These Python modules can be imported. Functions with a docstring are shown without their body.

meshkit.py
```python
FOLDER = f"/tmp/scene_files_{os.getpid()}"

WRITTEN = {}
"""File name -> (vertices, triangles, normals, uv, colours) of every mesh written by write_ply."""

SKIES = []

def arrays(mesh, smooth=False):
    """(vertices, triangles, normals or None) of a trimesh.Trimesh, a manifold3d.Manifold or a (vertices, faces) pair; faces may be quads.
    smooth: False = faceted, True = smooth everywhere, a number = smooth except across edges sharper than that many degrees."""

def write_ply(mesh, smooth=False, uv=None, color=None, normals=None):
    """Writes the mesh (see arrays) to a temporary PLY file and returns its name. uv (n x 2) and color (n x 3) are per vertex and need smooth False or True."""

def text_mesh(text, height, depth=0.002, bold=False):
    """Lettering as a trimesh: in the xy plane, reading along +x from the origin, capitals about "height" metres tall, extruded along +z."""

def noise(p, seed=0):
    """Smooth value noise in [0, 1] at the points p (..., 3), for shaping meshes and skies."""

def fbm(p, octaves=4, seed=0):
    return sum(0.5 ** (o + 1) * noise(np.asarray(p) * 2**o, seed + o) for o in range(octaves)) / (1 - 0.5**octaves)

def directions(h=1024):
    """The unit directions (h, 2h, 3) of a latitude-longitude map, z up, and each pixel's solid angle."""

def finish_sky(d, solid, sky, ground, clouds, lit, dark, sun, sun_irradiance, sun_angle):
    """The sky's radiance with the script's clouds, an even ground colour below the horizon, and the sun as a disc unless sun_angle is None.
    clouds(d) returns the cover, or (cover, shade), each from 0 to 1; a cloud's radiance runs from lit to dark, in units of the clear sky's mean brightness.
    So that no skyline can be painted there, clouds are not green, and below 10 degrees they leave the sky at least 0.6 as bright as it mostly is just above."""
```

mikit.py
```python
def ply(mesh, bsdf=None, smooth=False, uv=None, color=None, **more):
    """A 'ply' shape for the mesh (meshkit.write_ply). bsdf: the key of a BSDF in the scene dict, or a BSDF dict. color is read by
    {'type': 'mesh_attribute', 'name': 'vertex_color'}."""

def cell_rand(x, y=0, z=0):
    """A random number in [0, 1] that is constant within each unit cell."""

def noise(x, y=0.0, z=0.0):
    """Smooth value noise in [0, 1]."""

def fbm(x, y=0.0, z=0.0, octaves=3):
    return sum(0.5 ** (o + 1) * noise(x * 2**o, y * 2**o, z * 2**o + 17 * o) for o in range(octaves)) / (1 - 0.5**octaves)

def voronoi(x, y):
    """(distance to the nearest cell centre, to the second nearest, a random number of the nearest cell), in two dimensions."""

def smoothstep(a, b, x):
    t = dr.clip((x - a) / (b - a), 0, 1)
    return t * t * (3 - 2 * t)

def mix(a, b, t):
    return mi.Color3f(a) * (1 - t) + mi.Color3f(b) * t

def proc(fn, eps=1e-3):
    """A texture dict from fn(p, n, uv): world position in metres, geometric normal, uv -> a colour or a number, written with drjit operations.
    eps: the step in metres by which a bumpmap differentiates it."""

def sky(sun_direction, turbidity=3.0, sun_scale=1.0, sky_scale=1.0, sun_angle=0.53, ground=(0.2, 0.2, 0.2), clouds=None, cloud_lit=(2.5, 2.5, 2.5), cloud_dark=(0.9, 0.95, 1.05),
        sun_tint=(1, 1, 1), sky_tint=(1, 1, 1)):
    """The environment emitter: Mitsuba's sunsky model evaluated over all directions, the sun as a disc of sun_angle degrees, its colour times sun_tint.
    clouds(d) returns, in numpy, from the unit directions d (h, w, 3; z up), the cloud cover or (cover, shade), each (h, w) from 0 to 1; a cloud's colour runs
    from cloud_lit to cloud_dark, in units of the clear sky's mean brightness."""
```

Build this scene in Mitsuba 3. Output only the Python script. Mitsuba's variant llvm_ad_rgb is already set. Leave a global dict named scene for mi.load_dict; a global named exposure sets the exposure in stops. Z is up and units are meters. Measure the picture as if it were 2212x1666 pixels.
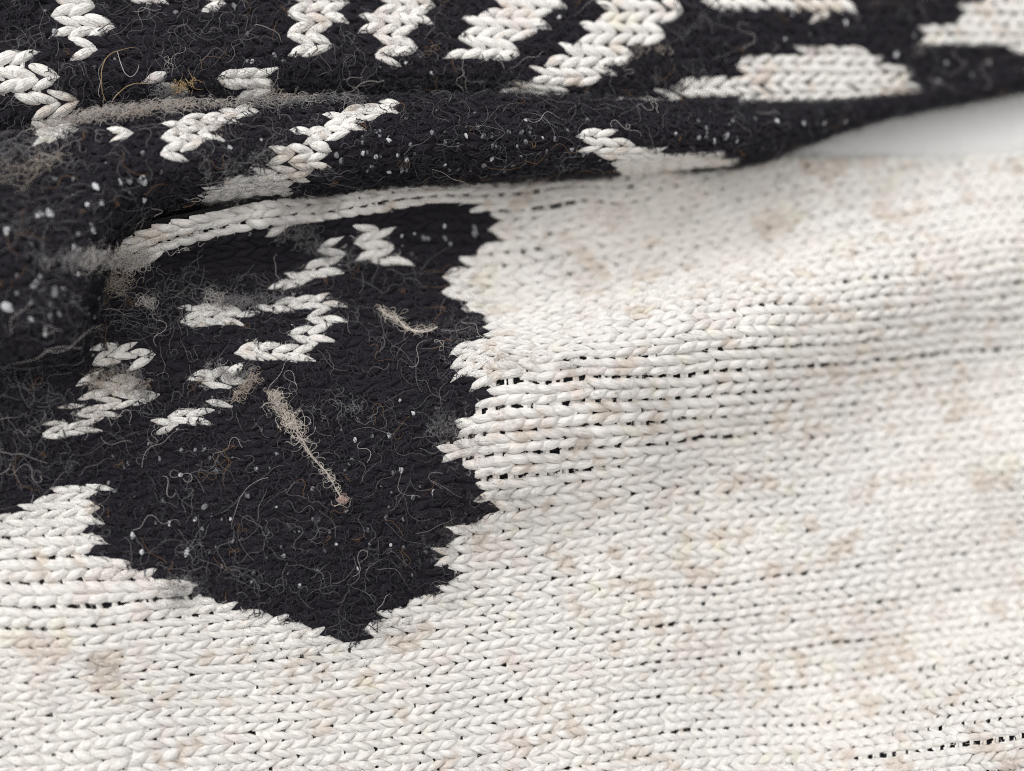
import math
import numpy as np
import drjit as dr
import mitsuba as mi
import mikit
import meshkit
from scipy.interpolate import RBFInterpolator, PchipInterpolator, griddata
from scipy.ndimage import map_coordinates, gaussian_filter
from shapely.geometry import Polygon, Point
from shapely import contains_xy

T = mi.ScalarTransform4f
scene, labels = {}, {}

# ------------------------------------------------------------------ camera
# A phone held some 19 cm above the cloth, tipped a little, so that the far side is up and to the right.
DIST, TILT, ROLL, FOV = 0.190, math.radians(15), math.radians(45), 44.0
f_ = np.array([0, math.sin(TILT), -math.cos(TILT)])
rb, ub = np.array([1.0, 0, 0]), np.array([0, math.cos(TILT), math.sin(TILT)])
up_ = math.cos(ROLL) * ub - math.sin(ROLL) * rb
right_ = math.cos(ROLL) * rb + math.sin(ROLL) * ub
LOOK = np.array([0, 0, 0.010])
EYE = LOOK - f_ * DIST
TAN = math.tan(math.radians(FOV / 2))
scene['camera'] = {
    'type': 'thinlens', 'fov': FOV, 'fov_axis': 'x', 'near_clip': 0.005, 'far_clip': 30.0,
    'aperture_radius': 0.0035, 'focus_distance': DIST - 0.0075,
    'to_world': T().look_at(origin=EYE.tolist(), target=LOOK.tolist(), up=up_.tolist())}

# ------------------------------------------------------------------ light
exposure = 0.63


def lamp(name, pos, target, half_w, half_h, rgb, label, category):
    scene[name] = {'type': 'rectangle', 'to_world': T().look_at(origin=list(map(float, pos)), target=list(map(float, target)), up=[0.1, 0.2, 0.97]) @ T().scale([half_w, half_h, 1]),
                   'bsdf': {'type': 'diffuse', 'reflectance': {'type': 'rgb', 'value': [0.6, 0.6, 0.6]}},
                   'emitter': {'type': 'area', 'radiance': {'type': 'rgb', 'value': rgb}}}
    labels[name] = {'label': label, 'category': category}


upx = np.array([up_[0], up_[1], 0]) / np.hypot(up_[0], up_[1])      # towards the picture's top, along the table
rtx = np.array([upx[1], -upx[0], 0])                                # towards the picture's right
lamp('window_light', 0.80 * upx - 0.85 * rtx + [0, 0, 1.05], [0, 0, 0], 0.75, 0.6, [3.1, 3.08, 3.03], 'bright daylight window pane standing beyond the top left of the table', 'window')
lamp('ceiling_light', -0.25 * upx + 0.1 * rtx + [0, 0, 2.0], [0, 0.001, 0], 1.5, 1.5, [1.08, 1.065, 1.045], 'wide soft white ceiling light hanging over the table', 'ceiling light')

# ------------------------------------------------------------------ pixel <-> space, the 2212 x 1666 view of the photograph is used for measuring
VW, VH = 2212.0, 1666.0
MM = 0.001


def at(px, py, h):
    px, py, h = np.broadcast_arrays(np.asarray(px, float), np.asarray(py, float), np.asarray(h, float))
    d = f_ + ((px / VW - 0.5) * 2 * TAN)[..., None] * right_ - ((py - VH / 2) / (VW / 2) * TAN)[..., None] * up_
    return EYE + d * ((EYE[2] - h) / -d[..., 2])[..., None]


def to_px(p):
    q = p - EYE
    z = q @ f_
    return (q @ right_ / z / TAN / 2 + 0.5) * VW, VH / 2 - q @ up_ / z / TAN * VW / 2


def obj(key, mesh, bsdf, **more):
    scene[key] = mikit.ply(mesh, bsdf, **more)
    return key


# ------------------------------------------------------------------ materials
def pt(p):
    return p.x * 1000, p.y * 1000, p.z * 1000


def white_col(p, n, uv):
    x, y, z = pt(p)
    b1 = mikit.fbm(x * 0.31 + 3, y * 0.31, z * 0.31, 3)
    b2 = mikit.fbm(x * 0.28 + 40, y * 0.28 + 7, z * 0.25, 3)
    b3 = mikit.noise(x * 0.33 + 11, y * 0.33 + 31, z * 0.3)
    fine = mikit.noise(x * 9, y * 9, z * 9)
    streak = mikit.noise(uv.x * 9, uv.y * 22, 5)
    c = mikit.mix((0.825, 0.798, 0.762), (0.772, 0.752, 0.728), mikit.noise(x * 0.1 + 9, y * 0.1, 0))
    c = mikit.mix(c, (0.56, 0.45, 0.35), mikit.smoothstep(0.58, 0.74, b1) * (0.2 + 0.6 * fine))
    c = mikit.mix(c, (0.66, 0.54, 0.50), mikit.smoothstep(0.58, 0.76, b2) * (0.1 + 0.5 * fine))
    c = mikit.mix(c, (0.78, 0.74, 0.60), mikit.smoothstep(0.78, 0.95, b3) * 0.5)
    return c * (0.90 + 0.10 * streak)


def yarn_bump(p, n, uv):
    return mikit.noise(uv.x * 5 + 2 * uv.y, uv.y * 14, 3) * 0.6 + mikit.noise(uv.x * 12, uv.y * 34, 8) * 0.4


def black_col(p, n, uv):
    x, y, z = pt(p)
    a = mikit.fbm(x * 0.5, y * 0.5, z * 0.5, 3)
    f = mikit.noise(x * 5, y * 5, z * 5)
    return mikit.mix((0.012, 0.0112, 0.0145), (0.031, 0.0285, 0.0355), a * 0.5 + f * 0.5)


scene['white_yarn'] = {'type': 'twosided', 'nested': {'type': 'bumpmap', 'arbitrary': {**mikit.proc(yarn_bump, 2e-5)}, 'scale': 0.00022,
                       'bsdf': {'type': 'principled', 'base_color': mikit.proc(white_col), 'roughness': 0.85, 'specular': 0.2, 'sheen': 0.4}}}
scene['black_yarn'] = {'type': 'twosided', 'nested': {'type': 'bumpmap', 'arbitrary': {**mikit.proc(yarn_bump, 2e-5)}, 'scale': 0.0004,
                       'bsdf': {'type': 'principled', 'base_color': mikit.proc(black_col), 'roughness': 0.95, 'specular': 0.06, 'sheen': 0.25}}}


def plain(name, rgb, rough=0.9, sheen=0.0):
    scene[name] = {'type': 'twosided', 'nested': {'type': 'principled', 'base_color': {'type': 'rgb', 'value': list(rgb)}, 'roughness': rough, 'specular': 0.2, 'sheen': sheen}}


plain('float_yarn', (0.013, 0.0125, 0.014))
plain('dim_yarn', (0.17, 0.17, 0.185))
plain('speck_yarn', (0.46, 0.46, 0.48))
plain('grey_hair', (0.21, 0.205, 0.21), 0.6)
plain('pale_hair', (0.50, 0.47, 0.45), 0.6)
plain('dark_hair', (0.13, 0.11, 0.10), 0.6)
plain('brown_hair', (0.20, 0.115, 0.06), 0.6)
plain('tan_hair', (0.42, 0.36, 0.31), 0.6)
plain('beige_hair', (0.40, 0.365, 0.34), 0.7)
plain('white_hair', (0.74, 0.72, 0.69), 0.8)
plain('black_hair', (0.034, 0.032, 0.039), 0.9)


def table_col(p, n, uv):
    x, y, z = pt(p)
    return mikit.mix((0.70, 0.70, 0.70), (0.74, 0.74, 0.73), mikit.fbm(x * 0.05, y * 0.05, 0, 3))


scene['table_paint'] = {'type': 'twosided', 'nested': {'type': 'principled', 'base_color': mikit.proc(table_col), 'roughness': 0.45, 'specular': 0.4}}
a, b = 0.6, 0.03
tb = np.array([[x, y, z] for x in (-a, a) for y in (-a, a) for z in (-b, 0)])
obj('tabletop', (tb, [[0, 1, 3], [0, 3, 2], [4, 6, 7], [4, 7, 5], [0, 4, 5], [0, 5, 1], [2, 3, 7], [2, 7, 6], [0, 2, 6], [0, 6, 4], [1, 5, 7], [1, 7, 3]]), 'table_paint')
labels['tabletop'] = {'label': 'smooth white tabletop under the knitted sweater', 'category': 'tabletop', 'kind': 'structure'}


# ------------------------------------------------------------------ sheets of cloth: wale index w (down the picture) and course index c (to the right)
class Sheet:
    STEP = 0.25

    def __init__(self, w, c, pos):
        self.w0, self.c0, self.pos = w[0], c[0], pos
        self.w1, self.c1 = w[-1], c[-1]
        dw, dc = np.gradient(pos, axis=0), np.gradient(pos, axis=1)
        n = -np.cross(dc, dw)
        self.nrm = n / (np.linalg.norm(n, axis=-1, keepdims=True) + 1e-12)
        self.uc = np.linalg.norm(dc, axis=-1) / self.STEP
        self.uw = np.linalg.norm(dw, axis=-1) / self.STEP

    def _s(self, a, w, c, order):
        q = np.array([(np.asarray(w) - self.w0) / self.STEP, (np.asarray(c) - self.c0) / self.STEP])
        if a.ndim == 2:
            return map_coordinates(a, q, order=order, mode='nearest')
        return np.stack([map_coordinates(a[..., k], q, order=order, mode='nearest') for k in range(3)], -1)

    def p(self, w, c): return self._s(self.pos, w, c, 3)

    def n(self, w, c):
        n = self._s(self.nrm, w, c, 1)
        return n / (np.linalg.norm(n, axis=-1, keepdims=True) + 1e-12)

    def wale(self, w, c): return self._s(self.uw, w, c, 1)

    def course(self, w, c): return self._s(self.uc, w, c, 1)


def rng(seed): return np.random.default_rng(seed)


PITCH_X = [-600, -200, 0, 300, 700, 1080, 1450, 1700, 2000, 2212, 2500, 2900]
PITCH_TOP = [45, 44, 41, 40, 38, 36.7, 34, 31.5, 28.5, 27, 26, 25]
PITCH_LOW = [42, 40, 38, 36, 33, 30.5, 28.5, 27.5, 26, 25, 24, 24]


def courses(px, py, skew):
    fine = np.linspace(-600, 2900, 1401)
    ct = np.concatenate([[0], np.cumsum(np.diff(fine) / np.interp(fine[1:], PITCH_X, PITCH_TOP))])
    cl = np.concatenate([[0], np.cumsum(np.diff(fine) / np.interp(fine[1:], PITCH_X, PITCH_LOW))])
    x = px + skew * (py - 900)
    t = np.clip((py - 950) / 650, 0, 1)
    t = t * t * (3 - 2 * t)
    a = np.interp(x, fine, ct) - np.interp(1080, fine, ct)
    b_ = np.interp(x, fine, cl) - np.interp(1080, fine, cl)
    return a * (1 - t) + b_ * t


# ---- the body of the sweater
WLINES = [
    (-0.5, [(-150, 660), (0, 610), (150, 560), (300, 480), (560, 415), (740, 400), (1000, 370), (1300, 348)]),
    (1, [(0, 690), (300, 545), (420, 508), (560, 474), (740, 452), (960, 425), (1115, 420), (1300, 405), (1462, 385), (1600, 345)]),
    (2, [(960, 452), (1187, 446), (1325, 443), (1450, 425), (1600, 380), (1700, 352)]),
    (3, [(1000, 505), (1115, 492), (1300, 463), (1600, 410), (1800, 362)]),
    (4, [(1070, 546), (1132, 540), (1247, 515), (1400, 488), (1600, 448), (1900, 392), (2212, 345)]),
    (5, [(1000, 601), (1072, 601), (1160, 594), (1350, 552), (1600, 490), (1900, 428), (2212, 380)]),
    (6, [(600, 660), (700, 652), (1072, 640), (1147, 634), (1300, 598), (1600, 525), (1900, 460), (2212, 412)]),
    (7, [(400, 692), (520, 685), (690, 682), (1072, 672), (1300, 632), (1475, 590), (1700, 535), (1900, 490), (2212, 446)]),
    (8, [(230, 768), (690, 720), (1072, 692), (1300, 655), (1475, 615), (1700, 560), (1968, 513), (2161, 482)]),
    (9, [(240, 818), (540, 756), (690, 762), (1072, 704), (1300, 668), (1475, 630), (1700, 585), (2008, 547), (2180, 522)]),
    (10, [(250, 855), (463, 822), (1072, 718), (1300, 682), (1475, 650), (1655, 615), (1860, 600), (2025, 588), (2165, 562)]),
    (11, [(200, 890), (463, 865), (1072, 735), (1300, 706), (1475, 678), (1585, 665), (1721, 657), (1861, 647), (2005, 634), (2108, 625)]),
    (12, [(150, 928), (410, 900), (1072, 754), (1304, 739), (1464, 720), (1565, 712), (1695, 702), (1821, 696), (1975, 682), (2048, 670)]),
    (13, [(358, 938)]),
    (13, [(1080, 775), (1240, 772), (1407, 768), (1505, 760), (1621, 754), (1821, 745), (1951, 732), (2180, 712)]),
    (14, [(1070, 832), (1184, 827), (1334, 819), (1464, 812), (1575, 799), (1688, 795), (1801, 789), (1895, 782)]),
    (15, [(1074, 880), (1217, 872), (1364, 865), (1495, 860), (1601, 849), (1688, 845)]),
    (16, [(1107, 932), (1177, 925), (1330, 918), (1467, 905), (1585, 899)]),
    (17, [(1057, 985), (1204, 979), (1330, 969), (1454, 959), (1525, 947)]),
    (18, [(1087, 1034), (1166, 1027), (1224, 1022), (1309, 1012)]),
    (19, [(1109, 1082), (1166, 1074), (1269, 1062)]),
    (20, [(1100, 1126), (1250, 1105)]),
    (19, [(0, 1160), (63, 1160), (133, 1158), (180, 1153)]), (20, [(0, 1207), (77, 1207), (160, 1200)]), (21, [(20, 1258), (107, 1260), (220, 1253)]),
    (22, [(47, 1312), (137, 1312), (230, 1310), (317, 1297)]), (23, [(0, 1358), (87, 1358), (177, 1355), (263, 1347), (353, 1337), (447, 1327)]),
    (24, [(42, 1400), (132, 1398)]), (25, [(5, 1440), (92, 1437), (130, 1433)]), (26, [(100, 1475)]), (27, [(55, 1512), (140, 1502), (272, 1488)]),
    (28, [(8, 1555), (55, 1551), (142, 1543)]), (29, [(12, 1595), (100, 1585), (187, 1570), (305, 1551)]), (30.4, [(187, 1647), (275, 1632)]),
    (25, [(1475, 1267), (1545, 1268), (1671, 1245), (1775, 1235), (1880, 1219), (1985, 1207), (2071, 1197), (2208, 1182)]),
    (27, [(1475, 1347), (1541, 1340), (1608, 1333), (1721, 1323), (1821, 1310), (1921, 1297), (2021, 1283), (2200, 1262)]),
    (29, [(1237, 1452), (1364, 1438), (1475, 1425), (1538, 1420), (1658, 1408), (1811, 1388), (1915, 1377), (2061, 1358), (2208, 1337)]),
    (31, [(987, 1573), (1114, 1553), (1230, 1530), (1357, 1511), (1475, 1500), (1588, 1493), (1701, 1487), (1855, 1465), (1965, 1447), (2071, 1433)]),
    (33, [(977, 1660), (1114, 1640), (1340, 1600), (1475, 1580), (1641, 1568), (2000, 1530), (2212, 1500)]),
    (35, [(1700, 1650), (1950, 1625), (2212, 1592)]), (37, [(1500, 1740), (2212, 1680)]),
    (36, [(-100, 1880), (500, 1840), (1000, 1780)]), (21, [(1475, 1110), (1800, 1085), (2212, 1040)]), (23, [(1475, 1188), (1800, 1160), (2212, 1112)]),
    (17, [(1800, 920), (2212, 868)]), (19, [(1475, 1030), (1800, 1003), (2212, 955)]), (15, [(2212, 790)]),
]
HPTS = [  # height in mm over the table at places of the picture
    (-150, 560, 13), (0, 640, 12), (300, 505, 14), (420, 485, 14), (560, 465, 13), (500, 440, 11), (740, 440, 11.5), (900, 428, 10), (420, 570, 6), (600, 535, 6), (300, 630, 8), (850, 480, 7), (700, 425, 8), (1000, 385, 7), (1300, 350, 6), (1550, 335, 4.5), (1800, 340, 3.4), (2212, 340, 3.2),
    (1000, 480, 6.5), (1150, 550, 3.8), (1350, 500, 3.2), (1250, 440, 6), (1500, 420, 4), (1700, 400, 3),
    (1080, 655, 5), (1300, 610, 3.2), (1475, 565, 2.8), (1655, 520, 3), (1900, 450, 3.4), (2212, 400, 3.4),
    (1085, 722, 16), (1300, 690, 18), (1475, 660, 18), (1655, 625, 16.5), (1900, 560, 13.5), (2212, 490, 11),
    (1000, 850, 17), (1250, 850, 20), (1500, 780, 19), (1750, 700, 16), (2000, 630, 13), (2212, 580, 11), (1100, 1000, 17), (1350, 950, 16), (1600, 880, 12.8), (1850, 790, 8), (2100, 710, 6.8),
    (0, 790, 12), (190, 780, 11.5), (0, 850, 11), (0, 1000, 8.5), (300, 700, 9), (300, 900, 9.5), (600, 700, 8), (600, 900, 10), (850, 700, 9), (850, 900, 12), (700, 1100, 11.5), (300, 1150, 8.5), (0, 1250, 7), (300, 1300, 8),
    (0, 1666, 4), (-200, 1250, 6), (500, 1500, 5.5), (800, 1380, 7.5), (1000, 1100, 12), (1050, 1250, 7), (1000, 1600, 4), (1250, 1120, 8), (1500, 1030, 8), (1800, 930, 5.8), (2050, 830, 4.2), (2212, 760, 4.2), (1300, 1300, 7), (1600, 1230, 6.5), (1900, 1130, 6.5), (1500, 1450, 4.5), (1900, 1330, 4.5),
    (2212, 1000, 7), (2212, 1300, 4.5), (1700, 1500, 3.5), (1950, 1460, 4), (2000, 1570, 14), (2212, 1530, 19), (1750, 1660, 8), (2000, 1650, 15), (2212, 1650, 19), (2400, 700, 6), (2400, 1300, 5), (600, 1800, 4.5), (1500, 1800, 6), (2300, 1800, 9), (-200, 1800, 3.5)]
lp = np.array([(x, y, w) for w, l in WLINES for x, y in l], float)
wfit = RBFInterpolator(lp[:, :2] / 1000, lp[:, 2], kernel='thin_plate_spline', smoothing=2e-4)
hp = np.array(HPTS, float)
hfit = RBFInterpolator(hp[:, :2] / 1000, hp[:, 2], kernel='thin_plate_spline', smoothing=1e-4)

gx, gy = np.meshgrid(np.linspace(-330, 2540, 150), np.linspace(60, 2150, 140))
q = np.stack([gx.ravel(), gy.ravel()], 1)
gw, gc = wfit(q / 1000), courses(q[:, 0], q[:, 1], -0.07)
W_MAX = 42.0
wv, cv = np.arange(-0.5, W_MAX + 0.01, 0.25), np.arange(-36, 44.01, 0.25)
tw, tc = np.meshgrid(wv, cv, indexing='ij')
body_px = griddata(np.stack([gw, gc], 1), q, (tw, tc), method='linear')
bad = np.isnan(body_px[..., 0])
if bad.any():
    near = griddata(np.stack([gw, gc], 1), q, (tw, tc), method='nearest')
    body_px[bad] = near[bad]
body_px = np.stack([gaussian_filter(body_px[..., k], 1.5) for k in range(2)], -1)
bh = hfit(body_px.reshape(-1, 2) / 1000).reshape(tw.shape)
past = np.where(body_px[..., 0] > 1350, np.clip(347 - 10 * (body_px[..., 0] > 2000) * (body_px[..., 0] - 2000) / 212 - body_px[..., 1], 0, None), 0)    # the edge rolls under
body_px[..., 1] += past - 5 * (1 - np.exp(-past / 8)) + 0.1 * past
bh -= np.clip(past * 0.06, 0, 3.5)
bh += 0.5 * (meshkit.fbm(np.stack([tw * 0.16, tc * 0.12, tw * 0], -1), 3, 5) - 0.5) * 2
body = Sheet(wv, cv, at(body_px[..., 0], body_px[..., 1], np.maximum(bh, np.where(past > 12, 0.9, 2.4)) * MM))


# ---- the folded part above it: its lying back, and the roll in front of that
def curve(pts): return PchipInterpolator([p[0] for p in pts], [p[1] for p in pts], extrapolate=True)


crease = curve([(-400, 350), (-150, 322), (0, 300), (100, 282), (230, 252), (400, 236), (600, 226), (850, 212), (1000, 208), (1200, 211), (1450, 222), (1700, 226), (1980, 200), (2212, 140), (2600, 60)])
bottom = curve([(-400, 812), (0, 800), (150, 785), (195, 740), (218, 640), (236, 565), (270, 512), (310, 482), (370, 455), (500, 433), (700, 418), (1000, 393), (1250, 380), (1400, 368), (1550, 360), (1650, 344), (1700, 322), (1900, 254), (2212, 192), (2600, 110)])
h_back = curve([(-400, 15), (0, 15), (600, 16), (1200, 16), (1700, 12), (2212, 8), (2600, 7)])
h_roll = curve([(-400, 23), (0, 23), (300, 22), (600, 22), (1000, 22), (1500, 19), (1900, 12.5), (2212, 8.5), (2600, 7)])
wale_v = curve([(-400, 47), (0, 46), (600, 44), (1200, 41), (1800, 38.5), (2212, 37), (2600, 36)])

xs = np.linspace(-380, 2560, 150)
# back: u counts wales from the crease, negative upwards
uv_ = np.arange(-9, 3.01, 0.25)
BROWS = {-9: curve([(-400, -260), (2600, -210)]), -4.5: curve([(-400, 35), (100, 13), (600, 5), (1350, 22), (1790, 25), (2100, 32), (2600, 25)]),
         -3.5: curve([(-400, 110), (150, 58), (660, 50), (1000, 55), (1340, 70), (2050, 77), (2600, 70)]), -2.5: curve([(-400, 170), (170, 105), (660, 98), (1040, 106), (1260, 122), (1770, 120), (2600, 108)]),
         -1.5: curve([(-400, 230), (60, 170), (660, 145), (1040, 150), (1225, 165), (1800, 160), (2600, 145)]), -0.5: curve([(-400, 290), (90, 225), (660, 188), (1040, 188), (1200, 198), (1410, 212), (1900, 197), (2600, 180)])}
ks = sorted(BROWS)
back_py = np.zeros((len(uv_), len(xs)))
back_h = np.zeros_like(back_py)
for j, x in enumerate(xs):
    yk = [float(BROWS[k](x)) for k in ks]
    dipy = float(crease(x))
    yy = PchipInterpolator(ks + [0.7, 3.2], yk + [max(dipy + 14, yk[-1] + 20), max(dipy + 26, yk[-1] + 50)])(uv_)
    lim = float(bottom(x)) - 14
    over_ = np.clip(yy - (lim - 20), 0, None)
    yy = np.where(over_ > 0, lim - 20 + 20 * (1 - np.exp(-over_ / 20)), yy)
    back_py[:, j] = yy
    dip = 5.5 * np.clip((1750 - x) / 900, 0.12, 1)
    hb = float(h_back(x))
    back_h[:, j] = hb - np.clip(over_ * 0.06, 0, 3) * (x > 1600) - dip * np.clip((uv_ + 1.6) / 2.2, 0, 1.6) ** 1.3 + 1.2 * np.sin(uv_ * 0.5 + x * 0.002) * np.clip(-uv_ / 3, 0, 1)
cgrid = np.arange(-36, 44.01, 0.25)


def by_course(px, py, arrays_):
    """Resamples rows given over xs to even courses."""
    out = [np.zeros((px.shape[0], len(cgrid))) for _ in arrays_]
    for i in range(px.shape[0]):
        cc = courses(px[i], np.full(px.shape[1], 300.0) + 0 * py[i], -0.03)
        for o, a_ in zip(out, arrays_):
            o[i] = np.interp(cgrid, cc, a_[i])
    return out


bpx = np.broadcast_to(xs, back_py.shape)
b_px, b_py, b_h = by_course(bpx, back_py, [bpx, back_py, back_h])
back = Sheet(uv_, cgrid, at(b_px, b_py, b_h * MM))

# roll: profile across, cut into wales by arc length from its lip
rv = np.arange(-1, 22.01, 0.25)
roll_pos = np.zeros((len(rv), len(xs), 3))
for j, x in enumerate(xs):
    cy, by, hb, hr = float(crease(x)), float(bottom(x)), float(h_back(x)), float(h_roll(x))
    span = by - cy
    flat = np.clip((x - 1450) / 500, 0, 1)
    hc = np.clip(hr - 0.14 * np.clip(span, 20, 130), 4.5, None)     # height at the contour
    left = float(np.clip((270 - x) / 80, 0, 1))
    hc = hc * (1 - left) + 11.5 * left
    prof = np.array([(cy + 8 + 6 * flat, hb - 4.5 * (1 - flat) - 1.0), (cy + 1, hb - 1.0 * (1 - flat) + 0.2), (cy + 4, hb + 1.2 * (1 - flat) + 0.4), (cy + 0.18 * span + 4, hb + 0.75 * (hr - hb)), (cy + 0.45 * span, hr),
                     (cy + 0.72 * span, hr - 0.12 * (hr - hc)), (cy + 0.92 * span, hr - 0.42 * (hr - hc)), (by, hc), (by - 0.04 * span - 5, hc - 0.5 * (hc - 3.2)), (by - 30, 3.4), (by - 90, 3.2), (by - 700, 3.2)])
    d3 = at(np.full(len(prof), x), prof[:, 0], prof[:, 1] * MM)
    s = np.concatenate([[0], np.cumsum(np.linalg.norm(np.diff(d3, axis=0), axis=1))])
    sp = PchipInterpolator(s, prof)
    fine = np.linspace(0, s[-1], 900)
    pf = sp(fine)
    pf3 = at(np.full(len(pf), x), pf[:, 0], pf[:, 1] * MM)
    sf = np.concatenate([[0], np.cumsum(np.linalg.norm(np.diff(pf3, axis=0), axis=1))])
    lip = np.interp(s[2], fine, sf)
    unit = float(wale_v(x)) * 2 * TAN * DIST / VW * 0.97
    want = np.clip(lip + rv * unit, 0, sf[-1])
    roll_pos[:, j] = np.stack([np.interp(want, sf, pf3[:, k]) for k in range(3)], 1)
rp = np.stack(to_px(roll_pos), -1)
rx, ry, rz = (np.zeros((len(rv), len(cgrid))) for _ in range(3))
cc = courses(xs, np.full(len(xs), 300.0), -0.03)
for i in range(len(rv)):
    for o, k in ((rx, 0), (ry, 1), (rz, 2)):
        o[i] = np.interp(cgrid, cc, roll_pos[i, :, k])
rpos = np.stack([gaussian_filter(v, (0.8, 1.5)) for v in (rx, ry, rz)], -1)
roll = Sheet(rv, cgrid, rpos)

# ------------------------------------------------------------------ the colour chart: where the knitting is white (else black)
BODY_BLACK = Polygon([(-400, 430), (240, 540), (600, 420), (940, 428), (1030, 447), (1072, 472), (1078, 492), (1050, 522), (1030, 545), (985, 560), (1000, 578), (955, 600), (955, 630), (990, 655), (1025, 682), (1055, 702), (1035, 730), (985, 748), (962, 782), (990, 805), (1020, 832),
                      (1045, 850), (1023, 885), (995, 905), (985, 933), (955, 955), (955, 985), (1010, 1000), (1010, 1030), (1045, 1050), (1045, 1085), (1073, 1097), (1060, 1115), (965, 1133), (955, 1185), (925, 1220), (960, 1232), (985, 1245), (990, 1258), (940, 1277),
                      (870, 1300), (850, 1318), (810, 1345), (790, 1375), (765, 1400), (735, 1376), (700, 1357), (617, 1338), (500, 1308), (380, 1253), (297, 1232), (200, 1195), (222, 1168), (190, 1145), (210, 1125), (190, 1080), (215, 1052), (140, 1050), (60, 1088), (0, 1110), (-400, 1180)])
CREASE_BAND = Polygon([(225, 575), (300, 578), (350, 552), (420, 524), (500, 506), (560, 498), (620, 492), (690, 478), (730, 468), (800, 455), (900, 442), (960, 434), (1060, 440), (1100, 380), (700, 380), (300, 440), (225, 540)])
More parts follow.
